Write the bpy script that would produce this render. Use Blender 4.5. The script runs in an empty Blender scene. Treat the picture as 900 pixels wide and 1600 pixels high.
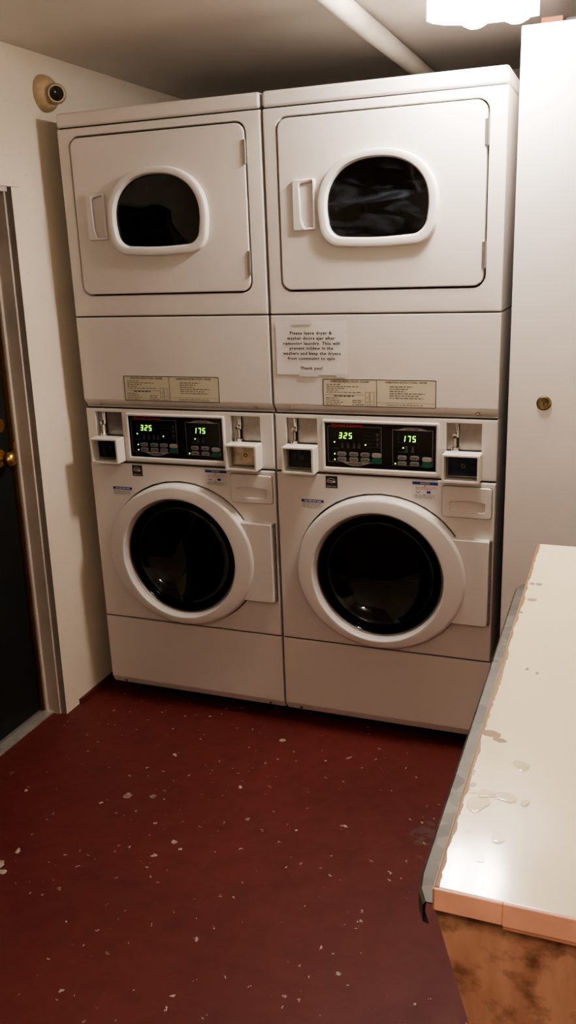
import bpy, bmesh, math, random
from mathutils import Vector, Matrix, Euler
random.seed(7)
S = bpy.context.scene
COL = S.collection
PI = math.pi

# ------------------------------------------------------------------ materials
def mat(name, col, rough=0.5, metal=0.0, spec=0.5, noise=None, bump=None, emit=None, coat=0.0):
    """principled material; noise=(scale, amount, rough_amount), bump=(scale, strength)"""
    m = bpy.data.materials.new(name); m.use_nodes = True
    nt = m.node_tree; b = nt.nodes['Principled BSDF']
    b.inputs['Base Color'].default_value = (*col, 1)
    b.inputs['Roughness'].default_value = rough
    b.inputs['Metallic'].default_value = metal
    b.inputs['Specular IOR Level'].default_value = spec
    if coat: b.inputs['Coat Weight'].default_value = coat
    tc = nt.nodes.new('ShaderNodeTexCoord')
    if noise:
        n = nt.nodes.new('ShaderNodeTexNoise'); n.inputs['Scale'].default_value = noise[0]
        n.inputs['Detail'].default_value = 6
        nt.links.new(tc.outputs['Object'], n.inputs['Vector'])
        r = nt.nodes.new('ShaderNodeValToRGB')
        a = noise[1]
        r.color_ramp.elements[0].position = .3; r.color_ramp.elements[1].position = .7
        r.color_ramp.elements[0].color = (*[c*(1-a) for c in col], 1)
        r.color_ramp.elements[1].color = (*[min(1, c*(1+a)) for c in col], 1)
        nt.links.new(n.outputs['Fac'], r.inputs['Fac']); nt.links.new(r.outputs['Color'], b.inputs['Base Color'])
    if bump:
        n2 = nt.nodes.new('ShaderNodeTexNoise'); n2.inputs['Scale'].default_value = bump[0]; n2.inputs['Detail'].default_value = 3
        nt.links.new(tc.outputs['Object'], n2.inputs['Vector'])
        bp = nt.nodes.new('ShaderNodeBump'); bp.inputs['Strength'].default_value = bump[1]; bp.inputs['Distance'].default_value = .002
        nt.links.new(n2.outputs['Fac'], bp.inputs['Height']); nt.links.new(bp.outputs['Normal'], b.inputs['Normal'])
    if emit:
        b.inputs['Emission Color'].default_value = (*emit[0], 1); b.inputs['Emission Strength'].default_value = emit[1]
    return m

class G:
    """tiny node-graph helper"""
    def __init__(s, m): s.nt = m.node_tree; s.b = s.nt.nodes['Principled BSDF']
    def n(s, t, **k):
        o = s.nt.nodes.new(t)
        for a, v in k.items(): setattr(o, a, v)
        return o
    def l(s, a, b): s.nt.links.new(a, b)
    def math(s, op, a, b=None, c=None, clamp=False):
        o = s.n('ShaderNodeMath', operation=op, use_clamp=clamp)
        for i, v in enumerate((a, b, c)):
            if v is None: continue
            if isinstance(v, (int, float)): o.inputs[i].default_value = v
            else: s.l(v, o.inputs[i])
        return o.outputs[0]
    def mix(s, f, a, b):
        o = s.n('ShaderNodeMix', data_type='RGBA')
        for i, v in ((0, f), (6, a), (7, b)):
            if isinstance(v, tuple): o.inputs[i].default_value = (*v, 1) if len(v) == 3 else v
            elif isinstance(v, (int, float)): o.inputs[i].default_value = v
            else: s.l(v, o.inputs[i])
        return o.outputs[2]
    def noise(s, vec, scale, detail=4, rough=.5, color=False):
        o = s.n('ShaderNodeTexNoise'); o.inputs['Scale'].default_value = scale
        o.inputs['Detail'].default_value = detail; o.inputs['Roughness'].default_value = rough
        s.l(vec, o.inputs['Vector']); return o.outputs['Color' if color else 'Fac']
    def ramp(s, f, lo, hi):
        o = s.n('ShaderNodeMapRange'); o.inputs[1].default_value = lo; o.inputs[2].default_value = hi
        s.l(f, o.inputs[0]); return o.outputs[0]

WHITE = mat('white_enamel', (.70, .66, .63), .34, noise=(3, .03), bump=(900, .03))
WPLAS = mat('white_plastic', (.72, .69, .67), .38, bump=(600, .03))
WDOOR = mat('white_door_enamel', (.71, .67, .64), .30, noise=(4, .02), bump=(900, .03))
CREAMP = mat('coin_box_plastic', (.76, .73, .67), .42)
GRAYPL = mat('grey_handle_plastic', (.52, .49, .52), .45)
DARK = mat('dark_gap', (.015, .014, .014), .7)
BLACKP = mat('black_panel', (.006, .006, .007), .16, noise=(30, .2))
STEEL = mat('brushed_steel', (.42, .40, .39), .33, 1.0, noise=(40, .12))
CHROME = mat('chrome', (.75, .73, .70), .12, 1.0)
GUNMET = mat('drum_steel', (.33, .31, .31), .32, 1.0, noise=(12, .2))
DRUMD = mat('shaded_drum_steel', (.075, .065, .065), .5, .3, noise=(12, .2))  # shade of the washer interior put into the steel's colour
RUBBER = mat('grey_rubber', (.07, .07, .075), .5)
BRASS = mat('brass', (.62, .43, .17), .25, 1.0, noise=(30, .2))
BRASSD = mat('aged_brass', (.24, .19, .11), .38, 1.0, noise=(120, .3))
BROWNW = mat('brown_strip', (.10, .055, .025), .45, noise=(20, .4))
STICK = mat('cream_sticker', (.60, .56, .44), .4)
INK = mat('black_ink', (.03, .026, .024), .6)
PAPER = mat('paper', (.74, .71, .70), .6, noise=(6, .03))
TAPE = mat('clear_tape', (.66, .63, .61), .18)
WSTICK = mat('white_sticker', (.66, .63, .62), .4)
BLUE = mat('blue_ink', (.03, .06, .28), .45)
REDI = mat('red_ink', (.55, .05, .04), .45)
REDL = mat('red_logo', (.50, .035, .03), .4)
LEG = mat('legend_grey', (.17, .17, .17), .4)
LEGD = mat('legend_dim', (.055, .055, .06), .4)
LEGL = mat('legend_light', (.30, .29, .28), .4)
BTN = mat('button_grey', (.19, .19, .185), .4)
GBTN = mat('button_green', (.008, .11, .065), .4)
LED = mat('green_display', (.02, .05, .0), .4, emit=((.38, 1, .02), 2.3))
DOT = mat('green_indicator', (.02, .05, .0), .4, emit=((.45, 1, .08), 3.0))
DARKPL = mat('dark_coin_plate', (.012, .013, .015), .25, noise=(60, .5))
BLUEPL = mat('blue_coin_plate', (.008, .018, .045), .22, noise=(60, .4))
METPL = mat('bare_coin_plate', (.50, .43, .36), .35, 1.0, noise=(25, .35))
PIPE = mat('painted_pipe', (.66, .63, .56), .4, noise=(8, .08), bump=(60, .1))
BEIGE = mat('aged_beige_plastic', (.50, .39, .245), .4, noise=(18, .12))
BEIGEL = mat('pale_beige_plastic', (.60, .50, .36), .4)
LENS = mat('lens_black', (.004, .004, .006), .06)
CABW = mat('white_cabinet_paint', (.80, .77, .75), .42, noise=(2.5, .03), bump=(250, .04))
TERRA = mat('terracotta_card', (.42, .17, .09), .7, noise=(15, .15))
DGREY = mat('dark_grey_card', (.07, .07, .08), .7)
DOORG = mat('dark_green_door', (.003, .007, .006), .6, noise=(5, .25), bump=(80, .05))
TRIMP = mat('trim_paint', (.50, .45, .40), .45, noise=(9, .12), bump=(120, .12))
ALU = mat('threshold_metal', (.55, .53, .50), .45, .6, noise=(25, .15))
ALUD = mat('threshold_metal_dark', (.28, .26, .25), .5, .4, noise=(25, .15))
BULB = mat('lit_bulb', (1, .9, .75), .4, emit=((1.0, .89, .80), 165))
PORC = mat('lamp_porcelain', (.75, .72, .66), .4)
WATER = None

def thin_glass(name, tint, refl=1.0, rough=.02, mottle=None):
    m = bpy.data.materials.new(name); m.use_nodes = True
    nt = m.node_tree; nt.nodes.remove(nt.nodes['Principled BSDF'])
    out = nt.nodes['Material Output']
    tr = nt.nodes.new('ShaderNodeBsdfTransparent'); tr.inputs[0].default_value = (*tint, 1)
    gl = nt.nodes.new('ShaderNodeBsdfGlossy'); gl.inputs['Roughness'].default_value = rough
    gl.inputs[0].default_value = (refl, refl, refl, 1)
    fr = nt.nodes.new('ShaderNodeFresnel'); fr.inputs[0].default_value = 1.2 if name == 'water' else 1.5
    mx = nt.nodes.new('ShaderNodeMixShader')
    nt.links.new(fr.outputs[0], mx.inputs[0]); nt.links.new(tr.outputs[0], mx.inputs[1]); nt.links.new(gl.outputs[0], mx.inputs[2])
    res = mx.outputs[0]
    if mottle:                               # stretched noise patches of flat colour mixed over the pane
        tc = nt.nodes.new('ShaderNodeTexCoord'); mp = nt.nodes.new('ShaderNodeMapping')
        mp.inputs['Scale'].default_value = (5, 5, 16); mp.inputs['Rotation'].default_value = (0, .25, 0)
        ns = nt.nodes.new('ShaderNodeTexNoise'); ns.inputs['Scale'].default_value = 1.4; ns.inputs['Detail'].default_value = 5
        ns.inputs['Distortion'].default_value = 1.2
        nt.links.new(tc.outputs['Object'], mp.inputs[0]); nt.links.new(mp.outputs[0], ns.inputs['Vector'])
        mr = nt.nodes.new('ShaderNodeMapRange'); mr.inputs[1].default_value = .5; mr.inputs[2].default_value = .78
        mr.inputs[4].default_value = mottle[1]
        nt.links.new(ns.outputs['Fac'], mr.inputs[0])
        df = nt.nodes.new('ShaderNodeBsdfDiffuse'); df.inputs[0].default_value = (*mottle[0], 1)
        m2 = nt.nodes.new('ShaderNodeMixShader')
        nt.links.new(mr.outputs[0], m2.inputs[0]); nt.links.new(res, m2.inputs[1]); nt.links.new(df.outputs[0], m2.inputs[2])
        res = m2.outputs[0]
    nt.links.new(res, out.inputs['Surface'])
    return m
GLASS_W = thin_glass('washer_glass', (.36, .33, .33), .75, .006)
GLASS_D = thin_glass('dryer_glass', (.10, .10, .11), .8, .04, ((.30, .31, .33), .05))
GLASS_D2 = thin_glass('dryer_glass_mottled', (.06, .07, .09), .8, .05, ((.12, .15, .20), .30))
WATER = thin_glass('water', (.95, .93, .90), .7, .06)

# ------------------------------------------------------------------ mesh helpers
def obj(name, bm, m, parent=None, loc=None, smooth=35, kind=None):
    bmesh.ops.remove_doubles(bm, verts=bm.verts, dist=1e-6)
    bmesh.ops.recalc_face_normals(bm, faces=bm.faces)
    me = bpy.data.meshes.new(name); bm.to_mesh(me); bm.free()
    for p in me.polygons: p.use_smooth = True
    me.set_sharp_from_angle(angle=math.radians(smooth))
    for mm in (m if isinstance(m, list) else [m]): me.materials.append(mm)
    o = bpy.data.objects.new(name, me); COL.objects.link(o)
    wn = o.modifiers.new('weighted', 'WEIGHTED_NORMAL'); wn.keep_sharp = True; wn.weight = 80
    if parent: o.parent = parent
    if loc: o.location = loc
    if kind: o['kind'] = kind
    return o
def tag(o, label, cat, group=None, kind=None):
    o['label'] = label; o['category'] = cat
    if group: o['group'] = group
    if kind: o['kind'] = kind
    return o
def thing(name, loc, label, cat, group=None):
    o = bpy.data.objects.new(name, None); COL.objects.link(o); o.location = loc
    o.empty_display_size = .1
    return tag(o, label, cat, group)
def B(): return bmesh.new()
def box(bm, x0, x1, y0, y1, z0, z1, bev=0, seg=2, mi=0):
    t = bmesh.new()
    bmesh.ops.create_cube(t, size=1)
    for v in t.verts:
        v.co = ((x0+x1)/2+v.co.x*(x1-x0), (y0+y1)/2+v.co.y*(y1-y0), (z0+z1)/2+v.co.z*(z1-z0))
    if bev: bmesh.ops.bevel(t, geom=t.edges[:], offset=bev, segments=seg, affect='EDGES', profile=.5)
    join(bm, t, mi); return bm
def join(bm, t, mi=0):
    vm = {}
    for v in t.verts: vm[v] = bm.verts.new(v.co)
    for f in t.faces:
        try:
            nf = bm.faces.new([vm[v] for v in f.verts]); nf.material_index = mi
        except ValueError: pass
    t.free()
def loft(bm, loops, cap0=False, cap1=False, closed=True, mi=0):
    vs = [[bm.verts.new(p) for p in L] for L in loops]
    n = len(loops[0])
    for a, b in zip(vs, vs[1:]):
        for i in range(n if closed else n-1):
            j = (i+1) % n
            try: bm.faces.new((a[i], a[j], b[j], b[i])).material_index = mi
            except ValueError: pass
    if cap0: bm.faces.new(vs[0]).material_index = mi
    if cap1: bm.faces.new(vs[-1]).material_index = mi
    return bm
def rrect(x0, x1, z0, z1, r, ns=10, nc=6):
    P = []
    cs = ((x1-r, z0+r, -PI/2), (x1-r, z1-r, 0), (x0+r, z1-r, PI/2), (x0+r, z0+r, PI))
    for k, (cx, cz, a) in enumerate(cs):
        arc = [(cx+r*math.cos(a+PI/2*i/nc), cz+r*math.sin(a+PI/2*i/nc)) for i in range(nc+1)]
        P += arc
        nx = cs[(k+1) % 4]; e = (nx[0]+r*math.cos(nx[2]), nx[1]+r*math.sin(nx[2]))
        s = arc[-1]
        P += [(s[0]+(e[0]-s[0])*i/ns, s[1]+(e[1]-s[1])*i/ns) for i in range(1, ns)]
    return P
def oval(cx, cz, rx, rz, n=96):
    return [(cx+rx*math.cos(2*PI*i/n), cz+rz*math.sin(2*PI*i/n)) for i in range(n)]
def at(P, y): return [(x, y, z) for x, z in P]
def match(outer, hole, c):
    """for every outer point the point of the closed polyline hole on the same ray from c"""
    R = []
    n = len(hole)
    for (x, z) in outer:
        dx, dz = x-c[0], z-c[1]; best = None
        for i in range(n):
            ax, az = hole[i][0]-c[0], hole[i][1]-c[1]; bx, bz = hole[(i+1) % n][0]-c[0], hole[(i+1) % n][1]-c[1]
            ex, ez = bx-ax, bz-az
            den = dx*ez-dz*ex
            if abs(den) < 1e-12: continue
            t = (ax*ez-az*ex)/den; u = (ax*dz-az*dx)/den
            if t > 0 and -1e-6 <= u <= 1+1e-6:
                if best is None or t < best[0]: best = (t, ax+u*ex+c[0], az+u*ez+c[1])
        R.append((best[1], best[2]))
    return R
def prism(bm, P, y0, y1, bev=0.0, mi=0, shrink=None):
    """outline P extruded from y0 (front, towards the camera) to y1; bev rounds the front rim"""
    if bev:
        cx = sum(p[0] for p in P)/len(P); cz = sum(p[1] for p in P)/len(P)
        def sh(d):
            Q = []; n = len(P)
            for i in range(n):
                a, b = P[i-1], P[(i+1) % n]
                tx, tz = b[0]-a[0], b[1]-a[1]; L = math.hypot(tx, tz) or 1
                nx, nz = tz/L, -tx/L
                if nx*(P[i][0]-cx)+nz*(P[i][1]-cz) < 0: nx, nz = -nx, -nz
                Q.append((P[i][0]-nx*d, P[i][1]-nz*d))
            return Q
        loops = [at(sh(bev), y0), at(sh(bev*.45), y0+bev*.12), at(sh(bev*.12), y0+bev*.45), at(P, y0+bev), at(P, y1)]
    else: loops = [at(P, y0), at(P, y1)]
    return loft(bm, loops, True, True, mi=mi)
def lathe(bm, prof, c=(0, 0, 0), axis='y', n=48, cap0=False, cap1=False, mi=0):
    """prof = [(radius, along axis)]"""
    L = []
    for r, h in prof:
        ring = []
        for i in range(n):
            a = 2*PI*i/n; u, v = r*math.cos(a), r*math.sin(a)
            p = {'y': (u, h, v), 'z': (u, v, h), 'x': (h, u, v)}[axis]
            ring.append((c[0]+p[0], c[1]+p[1], c[2]+p[2]))
        L.append(ring)
    return loft(bm, L, cap0, cap1, mi=mi)
def tube(bm, pts, r, n=12, mi=0):
    pts = [Vector(p) for p in pts]; L = []
    for i, p in enumerate(pts):
        d = (pts[min(i+1, len(pts)-1)]-pts[max(i-1, 0)]).normalized()
        u = d.cross(Vector((0, 0, 1)));
        if u.length < 1e-4: u = d.cross(Vector((0, 1, 0)))
        u.normalize(); v = d.cross(u)
        L.append([tuple(p+u*r*math.cos(2*PI*k/n)+v*r*math.sin(2*PI*k/n)) for k in range(n)])
    return loft(bm, L, True, True, mi=mi)
def quad(bm, x0, x1, z0, z1, y, mi=0, skew=0):
    f = bm.faces.new([bm.verts.new(p) for p in ((x0, y, z0), (x1, y, z0), (x1+skew, y, z1), (x0+skew, y, z1))]); f.material_index = mi
def polyf(bm, P, y, mi=0):
    bm.faces.new([bm.verts.new((x, y, z)) for x, z in P]).material_index = mi
def text(bm, body, cx, cz, w, h, y, bold=0.0, spacing=1.0, shear=0.0, mi=0, left=False):
    """flat lettering fitted to width w, height h, centred at (cx, cz) on the plane y"""
    cu = bpy.data.curves.new('t', 'FONT'); cu.body = body; cu.size = 1; cu.space_character = spacing
    cu.shear = shear; cu.offset = bold; cu.resolution_u = 2
    o = bpy.data.objects.new('t', cu); COL.objects.link(o)
    dg = bpy.context.evaluated_depsgraph_get(); dg.update()
    me = bpy.data.meshes.new_from_object(o.evaluated_get(dg))
    xs = [v.co.x for v in me.vertices]; ys = [v.co.y for v in me.vertices]
    mx, my = (min(xs)+max(xs))/2, (min(ys)+max(ys))/2
    sx, sz = w/(max(xs)-min(xs)), h/(max(ys)-min(ys))
    vs = [bm.verts.new((cx+(v.co.x-mx)*sx, y, cz+(v.co.y-my)*sz)) for v in me.vertices]
    for p in me.polygons:
        try: bm.faces.new([vs[i] for i in p.vertices]).material_index = mi
        except ValueError: pass
    bpy.data.objects.remove(o); bpy.data.curves.remove(cu); bpy.data.meshes.remove(me)
def flat(name, bm, m, parent):
    """lettering and prints: thin faces looking towards -y"""
    me = bpy.data.meshes.new(name); 
    for f in bm.faces:
        f.normal_update()
        if f.normal.y > 0: f.normal_flip()
    bm.to_mesh(me); bm.free()
    for mm in (m if isinstance(m, list) else [m]): me.materials.append(mm)
    o = bpy.data.objects.new(name, me); COL.objects.link(o); o.parent = parent
    return o
def words(bm, x0, z, w, h, y, mi=0, rnd=random):
    """a line of print too small to read: short dashes the length of words"""
    x = x0
    while x < x0+w-.002:
        L = min(rnd.uniform(.005, .014), x0+w-x)
        quad(bm, x, x+L, z-h/2, z+h/2, y, mi); x += L+.0025

# ------------------------------------------------------------------ washer and dryer stack
W, GAP, DEP = .683, .0057, .70
TOP = 1.988
def dshape(a, zb, zt, spring, rc, cx=.335):
    """outline of the dryer window: arched top, rounded lower corners, gently bowed foot"""
    P = []
    n = 40
    for i in range(n+1):                                   # arch, right to left
        t = PI*i/n; c, s = math.cos(t), math.sin(t)
        e = 2/2.25
        P.append((cx+a*math.copysign(abs(c)**e, c), spring+(zt-spring)*abs(s)**e))
    for i in range(1, 7):                                  # left side down
        P.append((cx-a+.004*(i/6)**2, spring+(zb+rc-spring)*i/6))
    for i in range(1, 11):
        t = PI+PI/2*i/10; P.append((cx-a+.004+rc+rc*math.cos(t), zb+rc+rc*math.sin(t)))
    x0, x1 = cx-a+.004+rc, cx+a-.004-rc
    for i in range(1, 12):
        u = i/12; P.append((x0+(x1-x0)*u, zb-.004*math.sin(PI*u)))
    for i in range(11):
        t = -PI/2+PI/2*i/10; P.append((x1+rc*math.cos(t), zb+rc+rc*math.sin(t)))
    for i in range(1, 6):
        P.append((cx+a-.004*(1-i/6)**2, zb+rc+(spring-zb-rc)*i/6))
    return P

def make_stack():
    R = thing('stacked_washer_dryer', (0, 0, 0), '', 'washer dryer', 'stacked washer dryers side by side')
    # ---- dryer housing: frame around the door opening, sides, back
    def housing(z0, z1, hole, hc, name, m, r=.004, yh=.03, extra=()):
        out = rrect(0, W, z0, z1, r); ins = rrect(.006, W-.006, z0+.005, z1-.005, .004); in2 = rrect(.002, W-.002, z0+.0015, z1-.0015, .004)
        if len(hole) == len(out) and hole[0][0] > hc[0]-1 and hc[2]: h = hole
        else: h = match(out, hole, hc)
        big = [(hc[0]+(x-hc[0])*1.006, hc[1]+(z-hc[1])*1.008) for x, z in h]
        bm = loft(B(), [at(h, yh), at(h, .004), at(big, 0), at(ins, 0), at(in2, .0018), at(out, .006), at(out, DEP)], False, True)
        return obj(name, bm, m, R)
    dz0, dz1 = 1.3745, 1.9415
    dh = rrect(.040, .636, 1.4395, 1.917, .034)
    housing(dz0, dz1, dh, (.338, 1.678, True), 'dryer_housing', WHITE)
    # top cap
    bm = B(); ro = rrect(0, W, 1.944, TOP, .012)
    box(bm, 0, W, 0, DEP, 1.944, TOP, .010, 3); obj('top_panel', bm, WHITE, R)
    bm = B(); box(bm, .008, W-.008, .006, DEP-.01, 1.940, 1.9455); obj('top_seam', bm, DARK, R)
    # ---- dryer door
    do = rrect(.0445, .6315, 1.444, 1.9125, .030)
    fr = dshape(.160, 1.575, 1.803, 1.668, .055)
    h = match(do, fr, (.335, 1.675))
    di = rrect(.0485, .6275, 1.448, 1.9085, .027)
    bm = loft(B(), [at(h, .025), at(h, -.003), at(di, -.003), at(rrect(.0455, .6305, 1.445, 1.9115, .029), -.0015), at(do, .002), at(do, .025)])
    door = obj('dryer_door', bm, WDOOR, R)
    bm = loft(B(), [at(dh, .026), at([((x-.338)*.9+.338, (z-1.678)*.9+1.678) for x, z in dh], .026)])
    obj('door_gasket', bm, DARK, door)
    L = [dshape(.1725, 1.5595, 1.8145, 1.668, .064), dshape(.1715, 1.5605, 1.8135, 1.668, .063), dshape(.168, 1.564, 1.811, 1.668, .06),
         dshape(.160, 1.572, 1.8045, 1.668, .056), dshape(.150, 1.582, 1.796, 1.668, .049), dshape(.1455, 1.5865, 1.7925, 1.668, .045), dshape(.1435, 1.5885, 1.7905, 1.668, .043)]
    Y = [-.002, -.013, -.019, -.021, -.019, -.013, .012]
    bm = loft(B(), [at(l, y) for l, y in zip(L, Y)])
    obj('window_frame', bm, WPLAS, door)
    gl = dshape(.1445, 1.5875, 1.7915, 1.668, .044)
    cen = (.335, 1.68)
    loops = []
    for k in range(6):
        s = 1-k/6*.92; loops.append([(cen[0]+(x-cen[0])*s, -.004-.008*(1-s*s), cen[1]+(z-cen[1])*s) for x, z in gl])
    bm = loft(B(), loops, False, True); obj('window_glass', bm, GLASS_D, door)
    # handle with scoop
    ho = rrect(.087, .156, 1.609, 1.748, .007); hs = [(.148, 1.618), (.149, 1.738), (.146, 1.742), (.112, 1.736), (.108, 1.731), (.1115, 1.640), (.118, 1.621), (.124, 1.6165)]
    hin = match(ho, hs, (.131, 1.68))
    def sc(P, s, c=(.131, 1.68), d=(0, 0)): return [(c[0]+(x-c[0])*s+d[0], c[1]+(z-c[1])*s+d[1]) for x, z in P]
    bm = loft(B(), [at(ho, -.002), at(ho, -.008), at(rrect(.089, .154, 1.611, 1.746, .006), -.011), at(sc(hin, 1.08), -.012), at(hin, -.010)])
    hd = obj('door_handle', bm, WPLAS, door)
    bm = loft(B(), [at(hin, -.010), at(sc(hin, .95), -.003), at(sc(hin, .85, d=(.002, 0)), .012)], False, True)
    obj('handle_recess', bm, GRAYPL, door)
    for z0, z1 in ((1.800, 1.866), (1.491, 1.560)):
        bm = B(); box(bm, .6255, .6345, -.006, .004, z0, z1, .0015)
        lathe(bm, [(.0032, z0), (.0032, z1)], (.634, -.005, 0), 'z', 10, True, True)
        for k in range(1, 4): lathe(bm, [(.0036, z0+(z1-z0)*k/4-.001), (.0036, z0+(z1-z0)*k/4+.001)], (.634, -.005, 0), 'z', 10, True, True)
        obj('hinge', bm, STEEL, door)
    # drum seen through the window
    bm = lathe(B(), [(.20, .03), (.235, .05), (.27, .10), (.275, .30), (.27, .55), (.22, .60), (.08, .605), (.0005, .607)], (.335, 0, 1.685), 'y', 48)
    for a in (40, 160, 280):
        a = math.radians(a); c, s = math.cos(a), math.sin(a)
        t = B(); box(t, -.02, .02, .12, .54, .20, .275, .006)
        for v in t.verts: v.co = Vector((.335+v.co.x*c-v.co.z*s, v.co.y, 1.685+v.co.x*s+v.co.z*c))
        join(bm, t)
    obj('dryer_drum', bm, GUNMET, R)
    # ---- service panel with turned-under foot
    prof = [(.004, 1.3715), (.0012, 1.3705), (0, 1.3675), (0, 1.107), (.0015, 1.101), (.020, 1.0795), (.020, 1.0745), (DEP, 1.0745), (DEP, 1.3715)]
    nx = [.0, .0015, .005]
    ins = [.005, .0015, 0]
    loops = []
    for x, k in ((0, .005), (.0015, .0015), (.005, 0), (W-.005, 0), (W-.0015, .0015), (W, .005)):
        loops.append([(x, y+k if y < .1 else y, z) for y, z in prof])
    bm = loft(B(), loops, True, True); sp = obj('service_panel', bm, WHITE, R)
    for x in (.054, .624):
        bm = lathe(B(), [(.0005, -.004), (.004, -.0035), (.0058, -.001), (.006, .004)], (0, 0, 0), 'y', 16, True)
        for v in bm.verts: v.co = Matrix.Rotation(math.radians(40), 3, 'X') @ v.co + Vector((x, .0105, 1.0885))
        obj('screw', bm, STEEL, sp)
    for yy, za, zb in ((.010, 1.0715, 1.0755), (.006, 1.3705, 1.3755), (.010, .8865, .8925), (.006, .3145, .3195)):
        bm = B(); box(bm, .004, W-.004, yy, DEP-.02, za, zb); obj('seam_gasket', bm, DARK, R)
    # operating instructions sticker
    y = -.0006
    x0, x1, z0, z1 = .162, .506, 1.102, 1.184
    bm = B(); prism(bm, rrect(x0, x1, z0, z1, .004), y, 0.0002); st = obj('instruction_sticker', bm, STICK, R)
    bm = B(); rnd = random.Random(3)
    o1 = rrect(x0, x1, z0, z1, .004); o2 = rrect(x0+.0022, x1-.0022, z0+.0022, z1-.0022, .003)
    yi = y-.0003
    for i in range(len(o1)):
        j = (i+1) % len(o1); bm.faces.new([bm.verts.new((p[0], yi, p[1])) for p in (o1[i], o1[j], o2[j], o2[i])])
    xm = x0+.167
    quad(bm, xm-.0008, xm+.0008, z0+.002, z1-.002, yi)
    text(bm, 'OPERATING INSTRUCTIONS - WASHER', x0+.084, z1-.0075, .120, .0055, yi, .015)
    text(bm, 'OPERATING INSTRUCTIONS - DRYER', x0+.255, z1-.0080, .124, .0055, yi, .015)
    for k, w in enumerate((.045, .10, .055, .035, .11)): words(bm, x0+.012, z1-.0165-.0058*k, w, .0016, yi, 0, rnd)
    quad(bm, x0+.010, x0+.130, z0+.0345, z0+.0352, yi)
    words(bm, x0+.035, z0+.0315, .062, .003, yi, 0, rnd)
    for k, w in enumerate((.04, .047, .055, .045)): words(bm, x0+.009, z0+.0245-.0062*k, w, .0016, yi, 0, rnd)
    for k, w in enumerate((.028, .03, .036)): words(bm, x0+.092, z0+.0185-.0062*k, w, .0016, yi, 0, rnd)
    for a0, a1 in ((x0+.132, x0+.145), (x0+.1465, x0+.1595)):
        b0, b1 = z0+.004, z0+.044
        for q in ((a0, a1, b0, b0+.0008), (a0, a1, b1-.0008, b1), (a0, a0+.0008, b0, b1), (a1-.0008, a1, b0, b1)): quad(bm, *q, yi)
    for zz in (.016, .030): quad(bm, x0+.132, x0+.145, z0+zz, z0+zz+.0006, yi); quad(bm, x0+.1375, x0+.1395, z0+zz-.006, z0+zz-.003, yi)
    quad(bm, x0+.152, x0+.154, z0+.014, z0+.017, yi)
    for k, w in enumerate((.07, .06, .048, .105, .09, .10)): words(bm, x0+.206, z1-.0205-.0067*k, w, .0018, yi, 0, rnd)
    quad(bm, xm, x1-.002, z0+.0135, z0+.0142, yi)
    text(bm, 'CLEAN LINT FILTER AFTER EACH USE', x0+.252, z0+.0075, .108, .0042, yi, .012)
    flat('sticker_lettering', bm, INK, st)
    # ---- control housing
    bm = B(); e = .006
    xs = [e]
    for p, q in ((.0365, .139), (.536, .6385)): xs += [p, p+.006, q-.006, q]
    xs += [W-e]; zs = [.892+e, .904, .941, 1.0615, 1.0725-e*.6]
    V = {(i, j): bm.verts.new((x, .004, z)) for i, x in enumerate(xs) for j, z in enumerate(zs)}
    for i in range(len(xs)-1):
        for j in range(len(zs)-1):
            if j == 2 and i in (1, 2, 3, 5, 6, 7): continue
            if j == 1 and i in (2, 6): continue
            bm.faces.new((V[i, j], V[i+1, j], V[i+1, j+1], V[i, j+1]))
    for v in [v for v in bm.verts if not v.link_faces]: bm.verts.remove(v)
    rim_e, hole_e = [], []
    for ed in [ed for ed in bm.edges if len(ed.link_faces) == 1]:
        p, q = ed.verts[0].co, ed.verts[1].co
        on = lambda k, val: abs(p[k]-val) < 1e-6 and abs(q[k]-val) < 1e-6
        (rim_e if on(0, xs[0]) or on(0, xs[-1]) or on(2, zs[0]) or on(2, zs[-1]) else hole_e).append(ed)
    r = bmesh.ops.extrude_edge_only(bm, edges=hole_e)
    for v in r['geom']:
        if isinstance(v, bmesh.types.BMVert): v.co.y = .026
    for d, yy in ((e*.55, .0048), (e*.9, .0070), (e, .010), (e, DEP)):
        r = bmesh.ops.extrude_edge_only(bm, edges=rim_e)
        rim_e = [g_ for g_ in r['geom'] if isinstance(g_, bmesh.types.BMEdge)]
        for v in r['geom']:
            if isinstance(v, bmesh.types.BMVert):
                fx = 0 if abs(v.co.x-.3415) < .3 else math.copysign(1, v.co.x-.3415)
                x0_, x1_, z0_, z1_ = e-d, W-e+d, .892+e-d, 1.0725-e*.6+d*.6
                v.co.x = x0_ if v.co.x < e+1e-5 else x1_ if v.co.x > W-e-1e-5 else v.co.x
                v.co.z = z0_ if v.co.z < .892+e+1e-5 else z1_ if v.co.z > 1.0725-e*.6-1e-5 else v.co.z
                v.co.y = yy
    obj('control_housing', bm, WHITE, R)
    # bezel + black fascia
    bo, bi = rrect(.156, .516, .898, 1.0595, .006), rrect(.1655, .5065, .914, 1.0505, .002)
    bm = loft(B(), [at(bo, .006), at(bo, -.001), at(rrect(.158, .514, .900, 1.0575, .005), -.003), at(rrect(.1625, .5095, .909, 1.0535, .003), -.003), at(bi, .001), at(bi, .006)])
    obj('panel_bezel', bm, WPLAS, R)
    bm = B(); prism(bm, bi, -.0002, .006); cp = obj('control_panel', bm, BLACKP, R)
    # panel print, uv coordinates: u 0..1 across, v 0..1 down
    X = lambda u: .1655+u*.341
    Z = lambda v: 1.0505-v*.1365
    yp = -.0006
    def frame(bm, u0, u1, v0, v1, t=.0007):
        a0, a1, b0, b1 = X(u0), X(u1), Z(v1), Z(v0)
        for q in ((a0, a1, b0, b0+t), (a0, a1, b1-t, b1), (a0, a0+t, b0, b1), (a1-t, a1, b0, b1)): quad(bm, *q, yp)
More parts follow.
